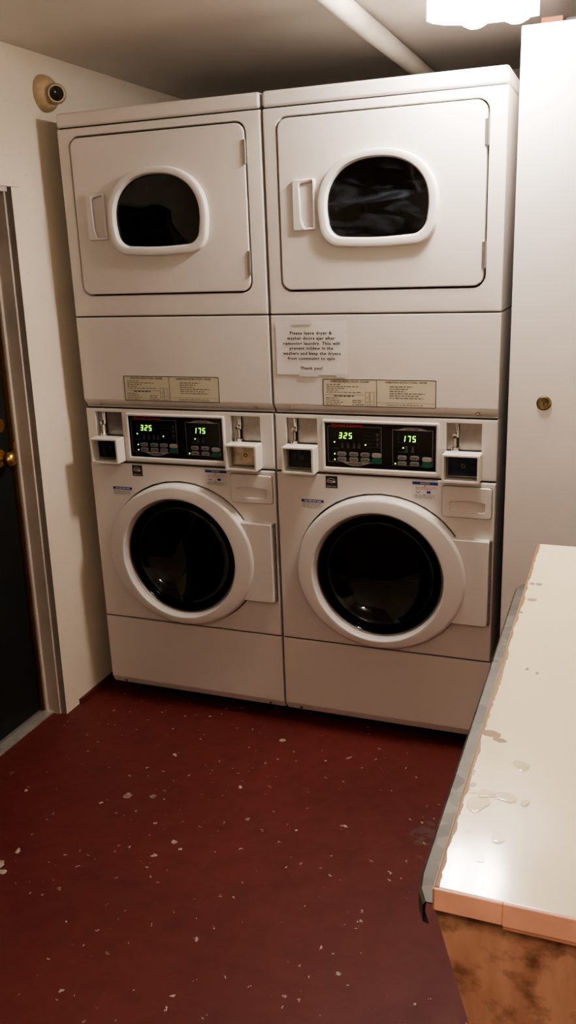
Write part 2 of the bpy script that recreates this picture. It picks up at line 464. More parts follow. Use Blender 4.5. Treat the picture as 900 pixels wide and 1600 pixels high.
    for q in ((.025, .52, .07, .88), (.62, .975, .10, .90)):
        bm = B(); frame(bm, *q, .0009); flat('panel_outline', bm, LEGL, cp)
    bm = B(); frame(bm, .67, .85, .19, .39)
    for u in (.745, .80): polyf(bm, [(X(u-.016), Z(.60)), (X(u+.016), Z(.60)), (X(u+.007), Z(.46)), (X(u-.007), Z(.46))], yp)
    quad(bm, X(.67), X(.73), Z(.60), Z(.585), yp)
    flat('panel_pictograms', bm, LEGD, cp)
    bm = B(); frame(bm, .10, .26, .18, .37); frame(bm, .36, .51, .20, .52); frame(bm, .36, .46, .20, .36)
    for u in (.16, .215, .27, .315): polyf(bm, [(X(u-.014), Z(.56)), (X(u+.014), Z(.56)), (X(u+.006), Z(.44)), (X(u-.006), Z(.44))], yp)
    quad(bm, X(.07), X(.13), Z(.575), Z(.56), yp)
    for v in (.24, .34, .45): polyf(bm, [(X(.47), Z(v-.03)), (X(.50), Z(v-.03)), (X(.49), Z(v+.05)), (X(.48), Z(v+.05))], yp)
    for u in (.41,): words(bm, X(u-.03), Z(.27), .022, .0016, yp); words(bm, X(u-.03), Z(.44), .022, .0016, yp)
    flat('panel_pictograms', bm, LEGD, cp)
    bm = B(); polyf(bm, [(X(.14), Z(.865)), (X(.44), Z(.865)), (X(.34), Z(.945)), (X(.31), Z(.96)), (X(.25), Z(.96)), (X(.22), Z(.945))], yp-.0001); flat('legend_plate', bm, LEGL, cp)
    bm = B(); polyf(bm, [(X(.64), Z(.115)), (X(.73), Z(.06)), (X(.76), Z(.05)), (X(.835), Z(.05)), (X(.865), Z(.06)), (X(.955), Z(.115))], yp-.0001)
    flat('legend_plate', bm, LEGL, cp)
    bm = B(); text(bm, 'WASHER', X(.28), Z(.915), .048, .0062, yp-.0004, .02); flat('legend_lettering', bm, INK, cp); bm = B(); text(bm, 'DRYER', X(.797), Z(.083), .040, .0062, yp-.0004, .02)
    flat('legend_lettering', bm, INK, cp)
    bm = B(); text(bm, 'Speed Queen', X(.205), Z(.052), .098, .0125, yp-.0006, .02, 1.05); flat('logo_lettering', bm, REDL, cp)
    # seven-segment figures
    segs = {'1': 'bc', '2': 'abged', '3': 'abgcd', '5': 'afgcd', '7': 'abc'}
    def digits(s, u0, v0, name):
        bm = B(); w, h, t, sh = .0105, .0185, .0026, .14
        for k, c in enumerate(s):
            ox, oz = X(u0)+k*.0158, Z(v0)
            P = {'a': (t*.6, w-t*.6, h-t, h), 'g': (t*.6, w-t*.6, h/2-t/2, h/2+t/2), 'd': (t*.6, w-t*.6, 0, t),
                 'f': (0, t, h/2+.0006, h-.0006), 'b': (w-t, w, h/2+.0006, h-.0006), 'e': (0, t, .0006, h/2-.0006), 'c': (w-t, w, .0006, h/2-.0006)}
            for g in segs[c]:
                a0, a1, b0, b1 = P[g]
                polyf(bm, [(ox+a0+sh*b0, oz+b0), (ox+a1+sh*b0, oz+b0), (ox+a1+sh*b1, oz+b1), (ox+a0+sh*b1, oz+b1)], yp-.0005)
        flat(name, bm, LED, cp)
    digits('325', .125, .345, 'washer_display_figures'); digits('175', .70, .365, 'dryer_display_figures')
    for u, v in ((.088, .43), (.088, .70), (.088, .83), (.375, .47), (.715, .50), (.645, .86)):
        bm = lathe(B(), [(.0005, yp-.0012), (.0015, yp-.001), (.0021, yp)], (X(u), 0, Z(v)), 'y', 12, True); obj('indicator_light', bm, DOT, cp)
    def button(u, v, w, h, m, name):
        bm = prism(B(), rrect(X(u)-w/2, X(u)+w/2, Z(v)-h/2, Z(v)+h/2, h*.42, 3, 5), -.0017, .0, .0008); o = obj(name, bm, m, cp)
        return o
    def caption(u, v):
        b_ = B(); words(b_, X(u)-.008, Z(v), .017, .0022, -.0021); flat('button_lettering', b_, INK, cp)
    for u in (.155, .265, .370):
        for v in (.695, .815):
            button(u, v, .029, .0135, BTN, 'button'); caption(u, v)
    for u in (.705, .815):
        for v in (.72, .85):
            button(u, v, .028, .0135, BTN, 'button'); caption(u, v)
    for u, v in ((.475, .70), (.925, .74)): button(u, v, .029, .014, LEGL, 'button')
    for u, v in ((.475, .825), (.925, .865)): button(u, v, .030, .0165, GBTN, 'start_button')
    # ---- coin slides and coin boxes
    for k, a in enumerate((.0365, .536)):
        b = a+.1025
        bm = B(); prism(bm, rrect(a+.0005, b-.0005, .941, 1.0615, .007), .0185, .024)
        cm = obj('coin_slide_plate', bm, STEEL, R)
        sx = a+.0265
        bm = B()
        tube(bm, [(sx-.001, .012, 1.058), (sx+.0035, .006, 1.033)], .0028, 8)
        tube(bm, [(sx+.0055, .010, 1.058), (sx+.008, .006, 1.032)], .0018, 8)
        lathe(bm, [(.0005, .001), (.007, .002), (.0085, .006), (.0085, .017)], (sx-.002, 0, 1.0235), 'y', 20, True)
        tube(bm, [(sx-.001, .010, 1.018), (sx, .007, .985)], .0042, 10)
        tube(bm, [(sx+.006, .008, 1.032), (sx+.0065, .005, 1.019)], .0032, 8)
        lathe(bm, [(.004, .992), (.0105, .989), (.012, .984), (.0115, .979), (.006, .9775)], (sx, .004, 0), 'z', 20, True, True)
        obj('coin_slide', bm, CHROME, cm)
        bm = B(); box(bm, sx+.0005, sx+.0085, .0175, .0185, .985, 1.056); flat_o = obj('coin_slot', bm, DARK, cm)
        # hooded box, open to the front
        bx0, bx1, bz0, bz1 = (.0365, .1415, .8945, .979) if k == 0 else (.533, .6415, .8945, .978)
        yf = -.047
        o1 = rrect(bx0, bx1, bz0, bz1, .004); i1 = rrect(bx0+.0065, bx1-.0065, bz0+.0065, bz1-.0055, .003)
        oi = rrect(bx0+.001, bx1-.001, bz0+.001, bz1-.001, .004)
        bm = loft(B(), [at(o1, .006), at(o1, yf+.0015), at(oi, yf), at(i1, yf), at(i1, .004)])
        cb = obj('coin_box', bm, CREAMP, R)
        p0, p1, q0, q1 = bx0+.012, bx1-.0085, bz0+.0135, bz1-.008
        bm = prism(B(), i1, .004, .010); obj('box_back', bm, DARK, cb)
        bm = loft(B(), [at(rrect(p0-.002, p1+.002, q0-.002, q1+.002, .002), .004), at(rrect(p0-.002, p1+.002, q0-.002, q1+.002, .002), -.012), at(rrect(p0, p1, q0, q1, .002), -.012), at(rrect(p0, p1, q0, q1, .002), -.009)])
        obj('coin_drawer_frame', bm, STEEL, cb)
        bm = prism(B(), rrect(p0, p1, q0, q1, .002), -.009, .002)
        pl = obj('coin_drawer', bm, DARKPL, cb); pl['slot'] = k
        pl.material_slots[0].link = 'OBJECT'; pl.material_slots[0].material = DARKPL if k == 0 else BLUEPL
        bm = lathe(B(), [(.0035, -.0085), (.004, -.0115), (.0065, -.0115), (.007, -.009)], ((p0+p1)/2, 0, (q0+q1)/2), 'y', 20, True); obj('drawer_lock', bm, BRASSD if k else RUBBER, cb)
    # ---- washer housing with door opening
    ho = oval(.338, .582, .2745, .2535)
    housing(.319, .8875, ho, (.338, .582, False), 'washer_housing', WHITE, yh=.05)
    # door ring
    C2 = (.333, .573)
    bm = loft(B(), [at(oval(.338, .581, .2705, .2485), .030), at(oval(.338, .581, .2715, .2495), -.006), at(oval(.338, .581, .2710, .2490), -.020), at(oval(.338, .581, .2690, .2465), -.028),
                    at(oval(.338, .581, .2660, .2425), -.0335), at(oval(.338, .581, .2600, .2370), -.0365), at(oval(*C2, .216, .214), -.0385), at(oval(*C2, .2105, .2105), -.037), at(oval(*C2, .2085, .2085), -.034), at(oval(*C2, .2045, .2045), -.014), at(oval(*C2, .2025, .2025), -.008), at(oval(*C2, .198, .198), -.006)])
    wd = obj('washer_door', bm, WPLAS, R)
    bm = lathe(B(), [(.2010, -.009), (.1985, -.011), (.196, -.0105), (.1935, -.007), (.191, .000), (.187, .011), (.182, .020), (.176, .0275), (.169, .0340), (.160, .0405), (.148, .0475), (.132, .0550), (.112, .0620), (.086, .0690), (.058, .074), (.03, .0765), (.0005, .0775)], (C2[0], 0, C2[1]), 'y', 80)
    obj('door_glass', bm, GLASS_W, wd)
    bm = lathe(B(), [(.2022, -.011), (.2005, -.0135), (.1985, -.012), (.1985, -.006)], (C2[0], 0, C2[1]), 'y', 80); obj('glass_trim', bm, STEEL, wd)
    # hinge cover with curved inner side
    P = []
    for i in range(13):
        t = math.radians(33-66*i/12)
        P.append((.338+.2725*math.cos(t)*.995, .581+.2495*math.sin(t)))
    P = [(.560, .447)] + [(.672, .447), (.672, .7165), (.560, .7165)]
    P2 = [(.566, .452), (.6675, .452), (.6675, .712), (.566, .712)]
    pts = []
    bm = B(); prism(bm, rrect(.550, .672, .4465, .7165, .006), -.027, .002, .003)
    obj('hinge_cover', bm, WPLAS, wd)
    bm = B(); box(bm, .672, .6785, -.014, .002, .449, .715)
    for k in range(26): box(bm, .6722, .6795, -.016, -.012, .452+.0101*k, .4565+.0101*k)
    obj('hinge_strip', bm, STEEL, wd)
    bm = B(); box(bm, .1225, .1315, -.033, -.020, .615, .628, .002); obj('door_latch', bm, CREAMP, wd)
    # gasket, drum
    bm = lathe(B(), [(.262, .032), (.215, .034), (.207, .040), (.205, .060), (.200, .085), (.212, .105), (.232, .11)], (C2[0], 0, C2[1]), 'y', 64); obj('door_gasket', bm, RUBBER, R)
    prof = [(.225, .105), (.243, .13), (.245, .42), (.235, .445), (.19, .452), (.185, .444), (.13, .444), (.125, .452), (.075, .455), (.07, .440), (.04, .43), (.0005, .428)]
    bm = lathe(B(), prof, (C2[0], 0, C2[1]), 'y', 64)
    for a in (75, 195, 315):
        a = math.radians(a); c, s = math.cos(a), math.sin(a)
        t = B(); box(t, -.028, .028, .15, .42, -.245, -.185, .015, 3)
        for v in t.verts: v.co = Vector((C2[0]+v.co.x*c-v.co.z*s, v.co.y, C2[1]+v.co.x*s+v.co.z*c))
        join(bm, t)
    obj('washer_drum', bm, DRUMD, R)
    # detergent drawer
    ro = rrect(.528, .673, .7795, .8735, .008)
    sl = [(.551, .7985), (.553, .797), (.6515, .797), (.6535, .799), (.6545, .824), (.651, .8275), (.602, .8325), (.555, .8285), (.550, .825)]
    hi = match(ro, sl, (.602, .814))
    def sc2(P, s, dz=0): return [(.602+(x-.602)*s, .814+(z-.814)*s+dz) for x, z in P]
    bm = loft(B(), [at(ro, .002), at(ro, -.004), at(rrect(.5305, .6705, .782, .871, .007), -.007), at(sc2(hi, 1.05), -.007), at(hi, -.0055), at(sc2(hi, .985), .001), at(sc2(hi, .95, .0), .022)], False, True)
    dd = obj('detergent_drawer', bm, WPLAS, R)
    bm = loft(B(), [at(rrect(.5265, .6745, .778, .875, .009), -.0004), at(ro, -.0004)])
    obj('drawer_gap', bm, DARK, dd)
    # small stickers on the washer front
    bm = B(); quad(bm, .164, .2025, .8455, .8835, -.0005); es = flat('energy_sticker', bm, INK, R)
    bm = B()
    arc = [(math.cos(math.radians(t))*.0135, math.sin(math.radians(t))*.0085) for t in range(160, 20, -10)]
    cx, cz = .182, .868
    for (a, b), (c, d) in zip(arc, arc[1:]): polyf(bm, [(cx+a, cz+b), (cx+c, cz+d), (cx+c*.96, cz+d-.0013), (cx+a*.96, cz+b-.0013)], -.0009)
    arc = [(math.cos(math.radians(t))*.016, math.sin(math.radians(t))*.006) for t in range(200, 345, 12)]
    for (a, b), (c, d) in zip(arc, arc[1:]): polyf(bm, [(cx+a, cz+b), (cx+c, cz+d), (cx+c*.97, cz+d+.0012), (cx+a*.97, cz+b+.0012)], -.0009)
    star = []
    for i in range(10):
        r = .0062 if i % 2 == 0 else .0026; t = PI/2+PI*i/5; star.append((cx+.0085+r*math.cos(t), cz-.002+r*math.sin(t)))
    polyf(bm, star, -.0010)
    text(bm, 'energy', cx-.004, cz-.0005, .0165, .0055, -.0011, .01, 1, .25)
    text(bm, 'ENERGY STAR', .1832, .8505, .030, .0038, -.0009, .01)
    flat('energy_emblem', bm, WSTICK, es)
    rnd = random.Random(5)
    bm = B(); quad(bm, .082, .156, .7765, .804, -.0005); cs = flat('caution_sticker', bm, WSTICK, R)
    bm = B(); quad(bm, .082, .156, .795, .804, -.0008); flat('sticker_header', bm, BLUE, cs)
    bm = B(); words(bm, .092, .7995, .056, .0035, -.0011, 0, rnd); flat('header_lettering', bm, WSTICK, cs)
    bm = B()
    for z, w in ((.791, .066), (.787, .058), (.783, .064), (.7795, .05)): words(bm, .085, z, w, .0013, -.0008, 0, rnd)
    flat('sticker_lettering', bm, LEG, cs)
    bm = B(); quad(bm, .4375, .5145, .829, .8815, -.0005); ns = flat('notice_sticker', bm, WSTICK, R)
    bm = B(); quad(bm, .4375, .5145, .8725, .8815, -.0008); quad(bm, .481, .493, .846, .854, -.0008); quad(bm, .472, .4745, .8405, .844, -.0008); quad(bm, .474, .4765, .866, .870, -.0008); flat('sticker_header', bm, BLUE, ns)
    bm = B(); text(bm, 'NOTICE', .476, .877, .028, .0052, -.0011, .02); flat('header_lettering', bm, WSTICK, ns)
    bm = B()
    for z, w in ((.864, .060), (.859, .05)): words(bm, .447, z, w, .0014, -.0008, 0, rnd)
    flat('red_lettering', bm, REDI, ns)
    bm = B(); quad(bm, .450, .460, .847, .8495, -.0008); polyf(bm, [(.449, .8535), (.4505, .847), (.452, .847), (.4505, .8535)], -.0008); polyf(bm, [(.4595, .8535), (.4585, .847), (.460, .847), (.461, .8535)], -.0008)
    for z, w in ((.840, .058), (.836, .062), (.832, .05)): words(bm, .445, z, w, .0013, -.0008, 0, rnd)
    flat('sticker_lettering', bm, LEG, ns)
    # ---- kick panel, toe and feet
    prof = [(.004, .3155), (.0012, .3145), (0, .3115), (0, .078), (.0012, .072), (.013, .050), (.016, .047), (DEP, .047), (DEP, .3155)]
    loops = []
    for x, k in ((0, .005), (.0015, .0015), (.005, 0), (W-.005, 0), (W-.0015, .0015), (W, .005)):
        loops.append([(x, y+k if y < .1 else y, z) for y, z in prof])
    bm = loft(B(), loops, True, True); kp = obj('kick_panel', bm, WHITE, R)
    for x in (.054, .629):
        bm = lathe(B(), [(.0005, -.003), (.0035, -.0025), (.005, .0), (.005, .004)], (0, 0, 0), 'y', 14, True)
        for v in bm.verts: v.co = Matrix.Rotation(math.radians(28), 3, 'X') @ v.co + Vector((x, .0085, .058))
        obj('screw', bm, RUBBER, kp)
    for x in (.06, W-.06):
        for yy in (.09, DEP-.06):
            bm = lathe(B(), [(.022, 0), (.022, .010), (.010, .014), (.010, .050)], (x, yy, 0), 'z', 16, True, True); obj('foot', bm, RUBBER, R)
    return R

def copy_tree(o, parent=None):
    c = o.copy(); COL.objects.link(c)
    if parent: c.parent = parent; c.matrix_parent_inverse = o.matrix_parent_inverse
    for ch in list(o.children): copy_tree(ch, c)
    return c
stack = make_stack()
stack['label'] = 'white coin-operated washer with dryer on top, standing next to the cream wall'
stack2 = copy_tree(stack)
stack2.location = (W+GAP, 0, 0)
stack2['label'] = 'white coin-operated washer with dryer on top, paper notice taped on its front, beside the cabinet'
for root in (stack, stack2):
    for ch in root.children:
        for g in ch.children:
            n = g.name.split('.')[0]
            if n == 'coin_drawer' and root is stack and g['slot'] == 1: g.material_slots[0].material = METPL; g['label'] = 'bare metal coin drawer face'
            if n == 'window_glass' and root is stack2:
                g.material_slots[0].link = 'OBJECT'; g.material_slots[0].material = GLASS_D2; g['label'] = 'dark window glass with bluish mottling'
            if n == 'coin_drawer' and root is stack2 and g['slot'] == 1: g['label'] = 'dark blue coin drawer face'
for o in bpy.data.objects:
    if 'slot' in o: del o['slot']

# ------------------------------------------------------------------ paper notice
px0 = W+GAP
bm = B()
N = 14
loops = []
for j in range(11):
    z = 1.1955+.158*j/10; row = []
    for i in range(N+1):
        x = .0165+.2245*i/N
        wv = .0005*math.sin(9*x*7+j*.5)*(.4+.6*abs(j-5)/5)
        row.append((px0+x+.0008*(j/10), -.0022-abs(wv), z+.004*(i/N)*0))
    loops.append(row)
loft(bm, loops, closed=False)
pn = obj('paper_notice', bm, PAPER)
tag(pn, 'white paper notice in bold black print taped to a washer dryer front', 'notice')
bm = B()
lines = [('Please leave dryer &', 98, 110, 320), ('washer doors ajar after', 124, 95, 335), ('removing laundry. This will', 150, 75, 357), ('prevent mildew in the', 174, 106, 325), ('washers and keep the dryers', 200, 72, 361), ('from continuing to spin.', 225, 95, 338), ('Thank you!', 274, 158, 270)]
for t, yy, a, b in lines:
    z = 1.3535-(yy-40)/268*.158; x = px0+.0165+((a+b)/2-36)/356*.2245
    desc = any(c in t for c in 'gpyj')
    text(bm, t, x, z-(.0012 if desc else 0), (b-a)/356*.2245, .0118 if desc else .0095, -.0042, .030, 1.12)
flat('notice_lettering', bm, INK, pn)
for a, b, z0, z1 in ((.075, .135, 1.344, 1.359), (.09, .150, 1.190, 1.203), (.205, .247, 1.189, 1.200)):
    bm = B(); quad(bm, px0+a, px0+b, z0, z1, -.0046); flat('tape', bm, TAPE, pn)

# ------------------------------------------------------------------ room shell
XW, CZ, YB, YF, XR = -.08, 2.175, 1.15, -3.7, 2.45
def yj(z, d=0): return -.187+.021*z+d                    # door jamb, slightly out of plumb
wallm = mat('cream_wall_paint', (.66, .58, .47), .55, bump=(14, .25))
g = G(wallm); tc = g.n('ShaderNodeTexCoord'); v = tc.outputs['Object']
n1 = g.noise(v, 2.2, 5); n2 = g.noise(v, 40, 4)
c1 = g.mix(g.ramp(n1, .35, .7), (.74, .67, .56), (.83, .76, .65))
c2 = g.mix(g.ramp(n2, .62, .75), c1, (.72, .65, .55)); g.l(c2, g.b.inputs['Base Color'])
ceilm = mat('ceiling_paint', (.70, .665, .62), .6, noise=(2.5, .06), bump=(90, .25))
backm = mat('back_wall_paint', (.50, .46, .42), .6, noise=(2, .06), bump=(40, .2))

floorm = mat('red_floor_paint', (.16, .022, .015), .42)
g = G(floorm); tc = g.n('ShaderNodeTexCoord'); v = tc.outputs['Object']
n1 = g.noise(v, 1.7, 6, .6); n2 = g.noise(v, 14, 6, .6)
base = g.mix(g.ramp(n1, .32, .68), (.094, .0145, .013), (.140, .023, .019))
base = g.mix(g.math('MULTIPLY', g.ramp(n2, .45, .8), .5), base, (.06, .011, .009))
# worn specks: voronoi cells that survive a random threshold
def specks(scale, rmax, keep, dist):
    wob = g.n('ShaderNodeVectorMath', operation='MULTIPLY_ADD'); wob.inputs[1].default_value = (dist,)*3
    g.l(g.noise(v, scale*2.5, 3, .6, True), wob.inputs[0]); g.l(v, wob.inputs[2])
    vo = g.n('ShaderNodeTexVoronoi'); vo.inputs['Scale'].default_value = scale; vo.voronoi_dimensions = '2D'
    g.l(wob.outputs[0], vo.inputs['Vector'])
    sep = g.n('ShaderNodeSeparateColor'); g.l(vo.outputs['Color'], sep.inputs[0])
    pick = g.math('MULTIPLY', g.math('GREATER_THAN', sep.outputs[0], keep), g.math('MULTIPLY', sep.outputs[1], rmax))
    return g.math('LESS_THAN', vo.outputs['Distance'], pick)
s = g.math('MAXIMUM', specks(11, .09, .84, .06), specks(34, .12, .80, .03))
s = g.math('MULTIPLY', s, g.math('GREATER_THAN', g.noise(v, 3.1, 3), .44))
# the larger chips, where they lie on the floor: (x, y, radius)
CHIPS = [(.385, -.55, .016), (.46, -.53, .011), (.53, -.64, .006), (.62, -.70, .009), (.65, -.72, .007), (.72, -.12, .012), (.84, -1.0, .006), (.21, -.93, .02), (.24, -.95, .012), (.07, -.62, .007), (.62, -1.23, .007), (.42, -1.30, .012), (.44, -1.36, .012), (.28, -1.28, .014), (.30, -1.33, .02), (1.36, -.44, .012)]
wob = g.n('ShaderNodeVectorMath', operation='MULTIPLY_ADD'); wob.inputs[1].default_value = (.022,)*3
g.l(g.noise(v, 55, 4, .7, True), wob.inputs[0])
off = g.n('ShaderNodeVectorMath', operation='SUBTRACT'); off.inputs[1].default_value = (.011, .011, .011); g.l(v, off.inputs[0]); g.l(off.outputs[0], wob.inputs[2])
chipn = None
for (cx, cy, r) in CHIPS:
    d = g.n('ShaderNodeVectorMath', operation='DISTANCE'); d.inputs[1].default_value = (cx, cy, .0); g.l(wob.outputs[0], d.inputs[0])
    q = g.math('LESS_THAN', d.outputs['Value'], r*.85)
    chipn = q if chipn is None else g.math('MAXIMUM', chipn, q)
# bare patch by the tub
d = g.n('ShaderNodeVectorMath', operation='DISTANCE'); d.inputs[1].default_value = (1.33, -.47, 0); g.l(wob.outputs[0], d.inputs[0])
patch = g.math('MULTIPLY', g.math('LESS_THAN', d.outputs['Value'], .10), g.math('GREATER_THAN', g.noise(v, 22, 5), .50))
base = g.mix(g.math('MULTIPLY', patch, .6), base, (.11, .08, .075))
sp = g.math('MAXIMUM', s, chipn)
chipc = g.mix(g.ramp(g.noise(v, 25, 3), .35, .65), (.20, .14, .12), (.55, .50, .44))
fc = g.mix(sp, base, chipc); g.l(fc, g.b.inputs['Base Color'])
rr = g.n('ShaderNodeMapRange'); rr.inputs[3].default_value = .46; rr.inputs[4].default_value = .68; g.l(n2, rr.inputs[0]); g.l(rr.outputs[0], g.b.inputs['Roughness'])
bp = g.n('ShaderNodeBump'); bp.inputs['Strength'].default_value = .25; bp.inputs['Distance'].default_value = .003
g.l(g.math('SUBTRACT', g.noise(v, 30, 5), g.math('MULTIPLY', sp, .6)), bp.inputs['Height']); g.l(bp.outputs[0], g.b.inputs['Normal'])

bm = B(); box(bm, XW-.4, XR, YF, YB, -.1, 0); tag(obj('floor', bm, floorm), 'dark red painted concrete floor with pale paint chips', 'floor', kind='structure')
bm = B(); box(bm, XW-.4, XR, YF, YB, CZ, CZ+.1); tag(obj('ceiling', bm, ceilm), 'dull off-white ceiling', 'ceiling', kind='structure')
# left wall with the doorway
bm = B()
def wedge(bm, ya, yb, x0, x1, z0, z1, mi=0):            # ya, yb are functions of z
    loft(bm, [[(x0, ya(z), z), (x1, ya(z), z), (x1, yb(z), z), (x0, yb(z), z)] for z in (z0, z1)], True, True, mi=mi)
HD = 1.772; YL = -1.06
wedge(bm, lambda z: yj(z), lambda z: YB, XW-.4, XW, 0, HD)
wedge(bm, lambda z: YL-.01, lambda z: YB, XW-.4, XW, HD, CZ)
wedge(bm, lambda z: YF, lambda z: YL, XW-.4, XW, 0, HD)
wedge(bm, lambda z: YF, lambda z: YL-.01, XW-.4, XW, HD, CZ)
tag(obj('wall_left', bm, wallm), 'cream painted wall on the left with the doorway', 'wall', kind='structure')
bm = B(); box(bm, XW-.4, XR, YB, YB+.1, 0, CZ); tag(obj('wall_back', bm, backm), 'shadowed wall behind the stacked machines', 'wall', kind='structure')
bm = B(); box(bm, XR, XR+.1, YF, YB, 0, CZ); tag(obj('wall_right', bm, wallm), 'cream painted wall on the right outside the view', 'wall', kind='structure')
bm = B(); box(bm, XW-.4, XR, YF-.1, YF, 0, CZ); tag(obj('wall_front', bm, wallm), 'cream painted wall behind the camera', 'wall', kind='structure')
# jamb: stepped profile running up the side of the doorway
prof = [(-.0805, 0), (-.1035, 0), (-.1045, -.007), (-.150, -.008), (-.152, -.017), (-.1635, -.018), (-.1635, .0), (-.172, .0), (-.172, -.012), (-.182, -.012), (-.30, -.012), (-.30, .004), (-.0805, .004)]
bm = loft(B(), [[(x, yj(z, d), z) for x, d in prof] for z in (.0, HD)], True, True)
tag(obj('trim_1', bm, TRIMP), 'greyed stepped door jamb at the edge of the left wall', 'door frame', kind='structure')
bm = loft(B(), [[(x, YL+.012-d*1.0-.012, z) for x, d in prof] for z in (.0, HD)], True, True)
tag(obj('trim_2', bm, TRIMP), 'door jamb on the far left outside the view', 'door frame', kind='structure')
bm = B(); box(bm, -.30, -.0805, YL, yj(HD)-.02, HD-.014, HD+.0); tag(obj('trim_3', bm, TRIMP), 'head of the door frame', 'door frame', kind='structure')
bm = B(); box(bm, XW-.002, XW+.005, YL-.05, -.11, HD+.0005, 1.862, .002); tag(obj('trim_4', bm, wallm), 'flat cream board above the doorway', 'trim', kind='structure')
bm = B(); loft(bm, [[(-.1675, yj(z, -.019), z), (-.1675, yj(z, -.0275), z), (-.1775, yj(z, -.0275), z), (-.1775, yj(z, -.019), z)] for z in (.02, HD-.02)], True, True)
tag(obj('trim_5', bm, BRASS), 'narrow brass weather strip along the door edge', 'weather strip', kind='structure')
bm = B(); loft(bm, [[(-.158, yj(z, -.0181), z), (-.158, yj(z, -.0245), z), (-.1674, yj(z, -.0245), z), (-.1674, yj(z, -.0181), z)] for z in (.015, HD-.02)], True, True)
tag(obj('trim_7', bm, BROWNW), 'dark brown stop strip between the jamb and the brass strip', 'door stop', kind='structure')
# threshold
bm = B(); box(bm, -.166, -.131, YL+.02, -.192, .0, .010, .002, mi=0); box(bm, -.20, -.166, YL+.02, -.203, .0, .013, .002, mi=1)
tag(obj('trim_6', bm, [ALU, ALUD]), 'light grey metal threshold under the door', 'threshold', kind='structure')
# door
bm = B(); loft(bm, [[(-.178, yj(z, -.016), z), (-.178, YL+.02, z), (-.218, YL+.02, z), (-.218, yj(z, -.016), z)] for z in (.014, HD-.016)], True, True)
dr = tag(obj('door_1', bm, DOORG), 'very dark green door in the left wall with brass knob', 'door', kind='structure')
def knob(y, z):
    bm = lathe(B(), [(.0005, -.118), (.012, -.1185), (.021, -.124), (.0255, -.134), (.0235, -.145), (.014, -.153), (.010, -.158), (.010, -.170), (.026, -.172), (.030, -.175), (.031, -.179)], (0, y, z), 'x', 28)
    return bm
obj('door_knob', knob(-.246, .945), BRASS, dr)
bm = lathe(B(), [(.0005, -.160), (.013, -.160), (.022, -.163), (.026, -.170), (.027, -.179)], (0, -.240, 1.052), 'x', 24); obj('deadbolt', bm, BRASS, dr)
bm = B(); loft(bm, [[(-.1565, yj(z, -.0180), z), (-.1565, yj(z, -.0285), z), (-.172, yj(z, -.0285), z), (-.172, yj(z, -.0180), z)] for z in (.955, .99)], True, True); obj('strike_plate', bm, BRASS, dr)
# kerb of floor paint at the foot of the wall
bm = B(); P = [(-.08, -.108), (-.066, -.10), (-.062, -.02), (-.064, .3), (-.08, .3)]
loft(bm, [[(x, y, 0) for x, y in P], [(x-(.004 if x > -.08 else 0), y, .018) for x, y in P]], True, True)
tag(obj('baseboard_left', bm, floorm), 'low kerb of red floor paint at the foot of the left wall', 'baseboard', kind='structure')
# ------------------------------------------------------------------ dome camera on the wall
dc = thing('security_camera', (XW, .068, 2.060), 'aged beige dome security camera high on the cream wall', 'camera')
bm = lathe(B(), [(.055, -.001), (.055, .005), (.0535, .014), (.049, .024), (.040, .034), (.028, .040), (.0005, .042)], (0, 0, 0), 'x', 40); obj('housing', bm, BEIGE, dc)
aim = (Vector((1.69, -2.47, 1.65))-Vector((XW+.04, .10, 2.06))).normalized()
rot = aim.to_track_quat('Z', 'Y').to_matrix()
def aimed(bm, c):
    for v in bm.verts: v.co = rot @ (v.co*.80) + Vector(c)
    return bm
cc = (.052, -.004, -.005)
bm = aimed(lathe(B(), [(.030, -.025), (.036, -.012), (.038, 0), (.036, .014), (.032, .024), (.030, .028)], axis='z', n=40), cc); obj('eyeball', bm, BEIGE, dc)
bm = aimed(lathe(B(), [(.033, .020), (.0335, .032), (.031, .038), (.0275, .0385), (.0265, .034)], axis='z', n=40), cc); obj('collar', bm, BEIGEL, dc)
bm = aimed(lathe(B(), [(.0005, .037), (.010, .0365), (.011, .0345), (.0255, .0340), (.0265, .031)], axis='z', n=32), cc); obj('lens', bm, LENS, dc)
bm = B(); lathe(bm, [(.0005, .004), (.003, .003), (.003, 0)], (.012, -.051, -.008), 'y', 10); obj('screw', bm, RUBBER, dc)

# ------------------------------------------------------------------ ceiling pipe and lamp
bm = tube(B(), [(.970, YF+.02, 2.137), (.970, -1, 2.137), (.970, YB-.002, 2.137)], .028, 28)
tag(obj('ceiling_pipe', bm, PIPE), 'white painted pipe running along the ceiling over the machines', 'pipe')
LX, LY = 1.346, -.150
lamp = thing('ceiling_light', (LX, LY, CZ), 'glowing ceiling light with four bulbs and an added white reflector above the dryers', 'ceiling light')
bm = lathe(B(), [(.0005, -.016), (.09, -.016), (.118, -.010), (.122, 0)], (0, 0, 0), 'z', 40); obj('base_plate', bm, PORC, lamp)
RF = [(-.162, .028), (-.153, .062), (-.128, .092), (-.09, .112), (-.045, .124), (0, .128), (.05, .124), (.095, .112)]
bm = loft(B(), [[(x, y, z) for x, y in RF]+[(x*1.02, y+.003, z) for x, y in reversed(RF)] for z in (0, -.094)], True, True)
obj('shield', bm, PORC, lamp)  # plate added behind the bulbs, shaped to keep their light off the rear ceiling
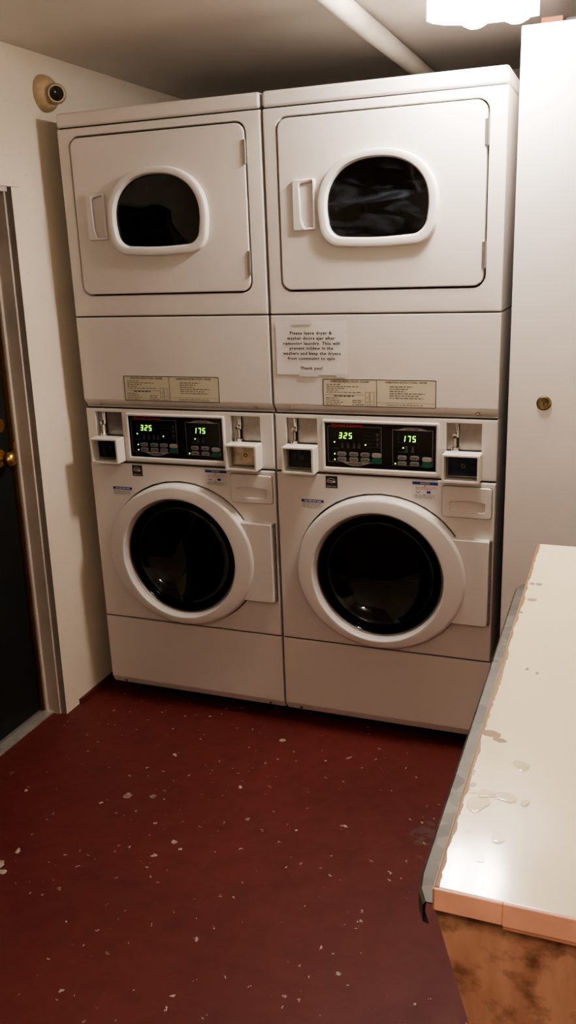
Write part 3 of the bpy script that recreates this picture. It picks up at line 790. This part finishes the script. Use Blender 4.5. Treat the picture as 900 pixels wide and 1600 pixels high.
for dx in (-.05, .05):
    for dy in (-.055, .055):
        bm = lathe(B(), [(.016, -.014), (.021, -.018), (.021, -.038), (.018, -.040)], (dx, dy, 0), 'z', 18, False, True); obj('socket', bm, PORC, lamp)
        bm = lathe(B(), [(.015, -.036), (.020, -.043), (.034, -.056), (.0395, -.066), (.0400, -.0675)], (dx, dy, 0), 'z', 20); nk = obj('bulb_neck', bm, PORC, lamp)
        bm = lathe(B(), [(.0400, -.0675), (.0405, -.076), (.038, -.095), (.028, -.109), (.014, -.116), (.0005, -.118)], (dx, dy, 0), 'z', 20); obj('bulb', bm, BULB, lamp)

# ------------------------------------------------------------------ white cabinet on the right
cab = thing('storage_cabinet', (1.40, -.02, 0), 'tall white cabinet with a round brass lock standing beside the washer dryer', 'cabinet')
CW, CH = .72, 2.067
bm = B(); box(bm, .004, CW-.004, .021, .58, .0, CH-.002, .002); obj('cabinet_body', bm, CABW, cab)
bm = B(); box(bm, 0, CW, 0, .020, .06, CH, .003, 3); cd = obj('cabinet_door', bm, CABW, cab)
lx, lz = .096, 1.129
bm = lathe(B(), [(.0005, -.006), (.006, -.0062), (.0065, -.004), (.0165, -.005), (.0195, -.003), (.0205, .001)], (lx, 0, lz), 'y', 32); lk = obj('lock_cylinder', bm, BRASSD, cd)
bm = B(); quad(bm, lx-.0012, lx+.0012, lz-.0055, lz+.003, -.0066); flat('keyhole', bm, DARK, cd)
bm = B(); box(bm, 1.432, 1.486, .12, .30, CH-.0018, CH+.043, .002); tag(obj('cardboard_box', bm, TERRA), 'small reddish brown box on top of the white cabinet', 'box')
bm = B(); box(bm, 1.492, 1.70, .14, .36, CH-.0018, CH+.041, .003); tag(obj('storage_box', bm, DGREY), 'dark grey box on top of the white cabinet beside the reddish one', 'box')

# ------------------------------------------------------------------ laundry tub with worktop lying on it
TX0, TX1, TY0, TY1, TZ = 1.531, 2.16, -1.670, -.432, .860
tubm = mat('stained_tub', (.28, .12, .055), .5)
g = G(tubm); tc = g.n('ShaderNodeTexCoord'); v = tc.outputs['Object']
mp = g.n('ShaderNodeMapping'); mp.inputs['Scale'].default_value = (9, 9, 2.2); g.l(v, mp.inputs[0])
n1 = g.noise(mp.outputs[0], 2.2, 6, .6); n2 = g.noise(v, 26, 5, .6)
c = g.mix(g.ramp(n1, .35, .65), (.45, .23, .155), (.66, .38, .27))
c = g.mix(g.math('MULTIPLY', g.ramp(n2, .5, .72), .75), c, (.10, .04, .018))
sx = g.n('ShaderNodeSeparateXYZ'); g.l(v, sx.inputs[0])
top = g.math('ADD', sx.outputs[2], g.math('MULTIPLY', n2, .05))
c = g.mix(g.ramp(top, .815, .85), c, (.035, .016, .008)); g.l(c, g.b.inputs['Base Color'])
g.b.inputs['Roughness'].default_value = .38
galv = mat('galvanised', (.42, .42, .41), .55, .55)
g = G(galv); tc = g.n('ShaderNodeTexCoord'); v = tc.outputs['Object']
vo = g.n('ShaderNodeTexVoronoi'); vo.inputs['Scale'].default_value = 45; g.l(v, vo.inputs['Vector'])
sp2 = g.n('ShaderNodeSeparateColor'); g.l(vo.outputs['Color'], sp2.inputs[0])
c = g.mix(sp2.outputs[0], (.07, .07, .066), (.15, .145, .13)); c = g.mix(g.ramp(g.noise(v, 9, 5), .5, .75), c, (.12, .115, .105)); g.l(c, g.b.inputs['Base Color'])

tub = thing('laundry_tub', (0, 0, 0), 'brown stained laundry tub with galvanised lip below the white worktop', 'laundry tub')
ZR = .8305
def trow(z):
    k = (ZR-z)*.26
    return [(1.525+k, -1.652+k*.15, z), (TX1, -1.652+k*.15, z), (TX1, -.50, z), (1.525+k, -.50, z)]
bm = loft(B(), [trow(ZR), trow(.44)], False, True)
inn = lambda z: [(x+(.02 if x < 1.8 else -.02), y+(.02 if y < -1 else -.02), z+.0) for x, y, _ in trow(z)]
loft(bm, [trow(ZR), inn(ZR), inn(.46)], False, True)
obj('basin', bm, tubm, tub)
# galvanised lip along the aisle side, clipped corners, turned-down edge
A = [(1.556, -.60), (1.516, -.635), (1.508, -.66), (1.508, -1.615), (1.511, -1.640), (1.520, -1.660), (1.556, -1.660)]
bm = loft(B(), [[(x, y, .8315) for x, y in A], [(x, y, .8295) for x, y in A]], True, True)
E2 = A[1:6]
loft(bm, [[(x, y, .8315) for x, y in E2], [(x-.003, y-(.003 if y < -1.62 else 0), .829) for x, y in E2], [(x-.003, y-(.003 if y < -1.62 else 0), .806) for x, y in E2], [(x+.004, y+.001, .800) for x, y in E2]], closed=False)
obj('rim', bm, galv, tub)
for x, y in ((1.66, -1.60), (2.11, -1.60), (1.66, -.56), (2.11, -.56)):
    bm = B(); box(bm, x-.018, x+.018, y-.018, y+.018, 0, .44); obj('leg', bm, galv, tub)

topm = mat('laminate', (.66, .61, .52), .22)
g = G(topm); tc = g.n('ShaderNodeTexCoord'); v = tc.outputs['Object']
sx = g.n('ShaderNodeSeparateXYZ'); g.l(v, sx.inputs[0])
nA = g.noise(v, 22, 5, .65); nB = g.noise(v, 5, 3)
edge = g.math('ADD', sx.outputs[0], g.math('MULTIPLY', g.math('SUBTRACT', nA, .5), -.014))
edge = g.math('SUBTRACT', edge, g.math('MULTIPLY', g.math('SUBTRACT', nB, .5), .010))
left = g.math('LESS_THAN', edge, TX0+.0045)
edgey = g.math('ADD', sx.outputs[1], g.math('MULTIPLY', g.math('SUBTRACT', nA, .5), .012))
left = g.math('MAXIMUM', left, g.math('LESS_THAN', edgey, TY0+.0025))
# brown stain and dark nicks: (x, y, half length x, half length y)
wob = g.n('ShaderNodeVectorMath', operation='MULTIPLY_ADD'); wob.inputs[1].default_value = (.012,)*3
g.l(g.noise(v, 40, 3, .6, True), wob.inputs[0]); off = g.n('ShaderNodeVectorMath', operation='SUBTRACT'); off.inputs[1].default_value = (.006,)*3
g.l(v, off.inputs[0]); g.l(off.outputs[0], wob.inputs[2])
def spot(cx, cy, rx, ry):
    a = g.n('ShaderNodeVectorMath', operation='SUBTRACT'); a.inputs[1].default_value = (cx, cy, TZ); g.l(wob.outputs[0], a.inputs[0])
    b = g.n('ShaderNodeVectorMath', operation='MULTIPLY'); b.inputs[1].default_value = (1/rx, 1/ry, 0); g.l(a.outputs[0], b.inputs[0])
    ln = g.n('ShaderNodeVectorMath', operation='LENGTH'); g.l(b.outputs[0], ln.inputs[0])
    return g.math('LESS_THAN', ln.outputs['Value'], 1.0)
for q in ((1.545, -1.325, .016, .010), (1.560, -1.338, .011, .007)):
    left = g.math('MAXIMUM', left, spot(*q))
nick = None
for q in ((1.543, -.70, .006, .008), (1.556, -.70, .006, .008), (1.551, -.79, .010, .008), (1.538, -.86, .004, .006), (1.574, -1.10, .003, .006), (1.59, -1.11, .003, .006), (1.535, -1.43, .004, .007), (1.54, -1.46, .004, .006), (1.55, -1.56, .004, .005)):
    t = spot(*q); nick = t if nick is None else g.math('MAXIMUM', nick, t)
c = g.mix(g.ramp(g.noise(v, 3, 4), .3, .7), (.94, .87, .61), (.97, .90, .66))
c = g.mix(left, c, (.27, .155, .065)); c = g.mix(g.math('MULTIPLY', nick, .7), c, (.22, .17, .12)); g.l(c, g.b.inputs['Base Color'])
ro = g.math('ADD', .13, g.math('MULTIPLY', left, .4)); g.l(ro, g.b.inputs['Roughness'])
bp = g.n('ShaderNodeBump'); bp.inputs['Strength'].default_value = .08; bp.inputs['Distance'].default_value = .003
g.l(g.math('SUBTRACT', g.noise(v, 7, 3), left), bp.inputs['Height']); g.l(bp.outputs[0], g.b.inputs['Normal'])
edgem = mat('edge_band', (.90, .47, .33), .42, noise=(14, .14), bump=(60, .1))
battm = mat('batten', (.62, .31, .21), .5, noise=(14, .2))

wt = thing('worktop', (0, 0, 0), 'white laminate worktop board with chipped brown edge lying over the tub', 'worktop')
bm = B(); box(bm, TX0, TX1, TY0+.004, TY1, TZ-.028, TZ, .0008, 1); obj('board', bm, topm, wt)
bm = B(); box(bm, TX0, 1.606, TY0, TY0+.004, TZ-.029, TZ-.0005, .0008, 1); obj('edge_band', bm, edgem, wt); bm = B(); box(bm, 1.6062, TX1, TY0, TY0+.004, TZ-.030, TZ-.0005, .0008, 1); obj('edge_band', bm, edgem, wt)
bm = B(); box(bm, 1.607, TX1-.02, TY0+.0035, TY0+.0155, TZ-.0365, TZ-.028); obj('batten', bm, battm, wt)
bm = B(); box(bm, TX0-.0016, TX0, TY0, TY1, TZ-.028, TZ-.001); obj('side_band', bm, mat('bare_chipboard', (.40, .25, .12), .6, noise=(60, .2)), wt)
for i, (x, y, rx, ry) in enumerate(((1.553, -1.500, .014, .018), (1.560, -1.475, .010, .011), (1.585, -1.475, .013, .013), (1.596, -1.395, .011, .013), (1.586, -1.56, .009, .011), (1.572, -1.605, .006, .006), (1.61, -1.48, .006, .008), (1.543, -1.475, .005, .006))):
    bm = lathe(B(), [(1.0, 0), (.93, .45), (.7, .85), (.35, .98), (.0005, 1.0)], (0, 0, 0), 'z', 20)
    for q in bm.verts:
        a = math.atan2(q.co.y, q.co.x); k = 1+.16*math.sin(2*a+i)+.10*math.sin(3*a+2*i)
        q.co = (q.co.x*rx*k, q.co.y*ry*k, q.co.z*.0006)
    o = obj('water_drop', bm, WATER, loc=(x, y, TZ+.0001)); tag(o, 'small clear water drop on the white worktop', 'water drop', 'water drops on the worktop')

# ------------------------------------------------------------------ camera, light, look
cam = bpy.data.cameras.new('camera'); co = bpy.data.objects.new('camera', cam); COL.objects.link(co)
co.location = (1.68644, -2.47477, 1.54327); co.rotation_euler = (1.2826576, .0359278, .3605826)
cam.sensor_fit = 'VERTICAL'; cam.sensor_height = 24; cam.lens = 1353.8*24/1600; cam.clip_start = .02
S.camera = co
w = bpy.data.worlds.new('world'); S.world = w; w.use_nodes = True
w.node_tree.nodes['Background'].inputs[0].default_value = (.02, .018, .016, 1)
for dx in (-.05, .05):                                   # second fixture of the room, behind the camera
    for dy in (-.055, .055):
        la = bpy.data.lights.new('room_bulb', 'POINT'); la.energy = 3.0; la.shadow_soft_size = .036; la.color = (1, .85, .72)
        lo = bpy.data.objects.new('room_bulb', la); COL.objects.link(lo); lo.location = (1.50+dx, -2.75+dy, 2.06)
S.view_settings.view_transform = 'AgX'; S.view_settings.look = 'AgX - Medium High Contrast'
S.view_settings.exposure = 0.55
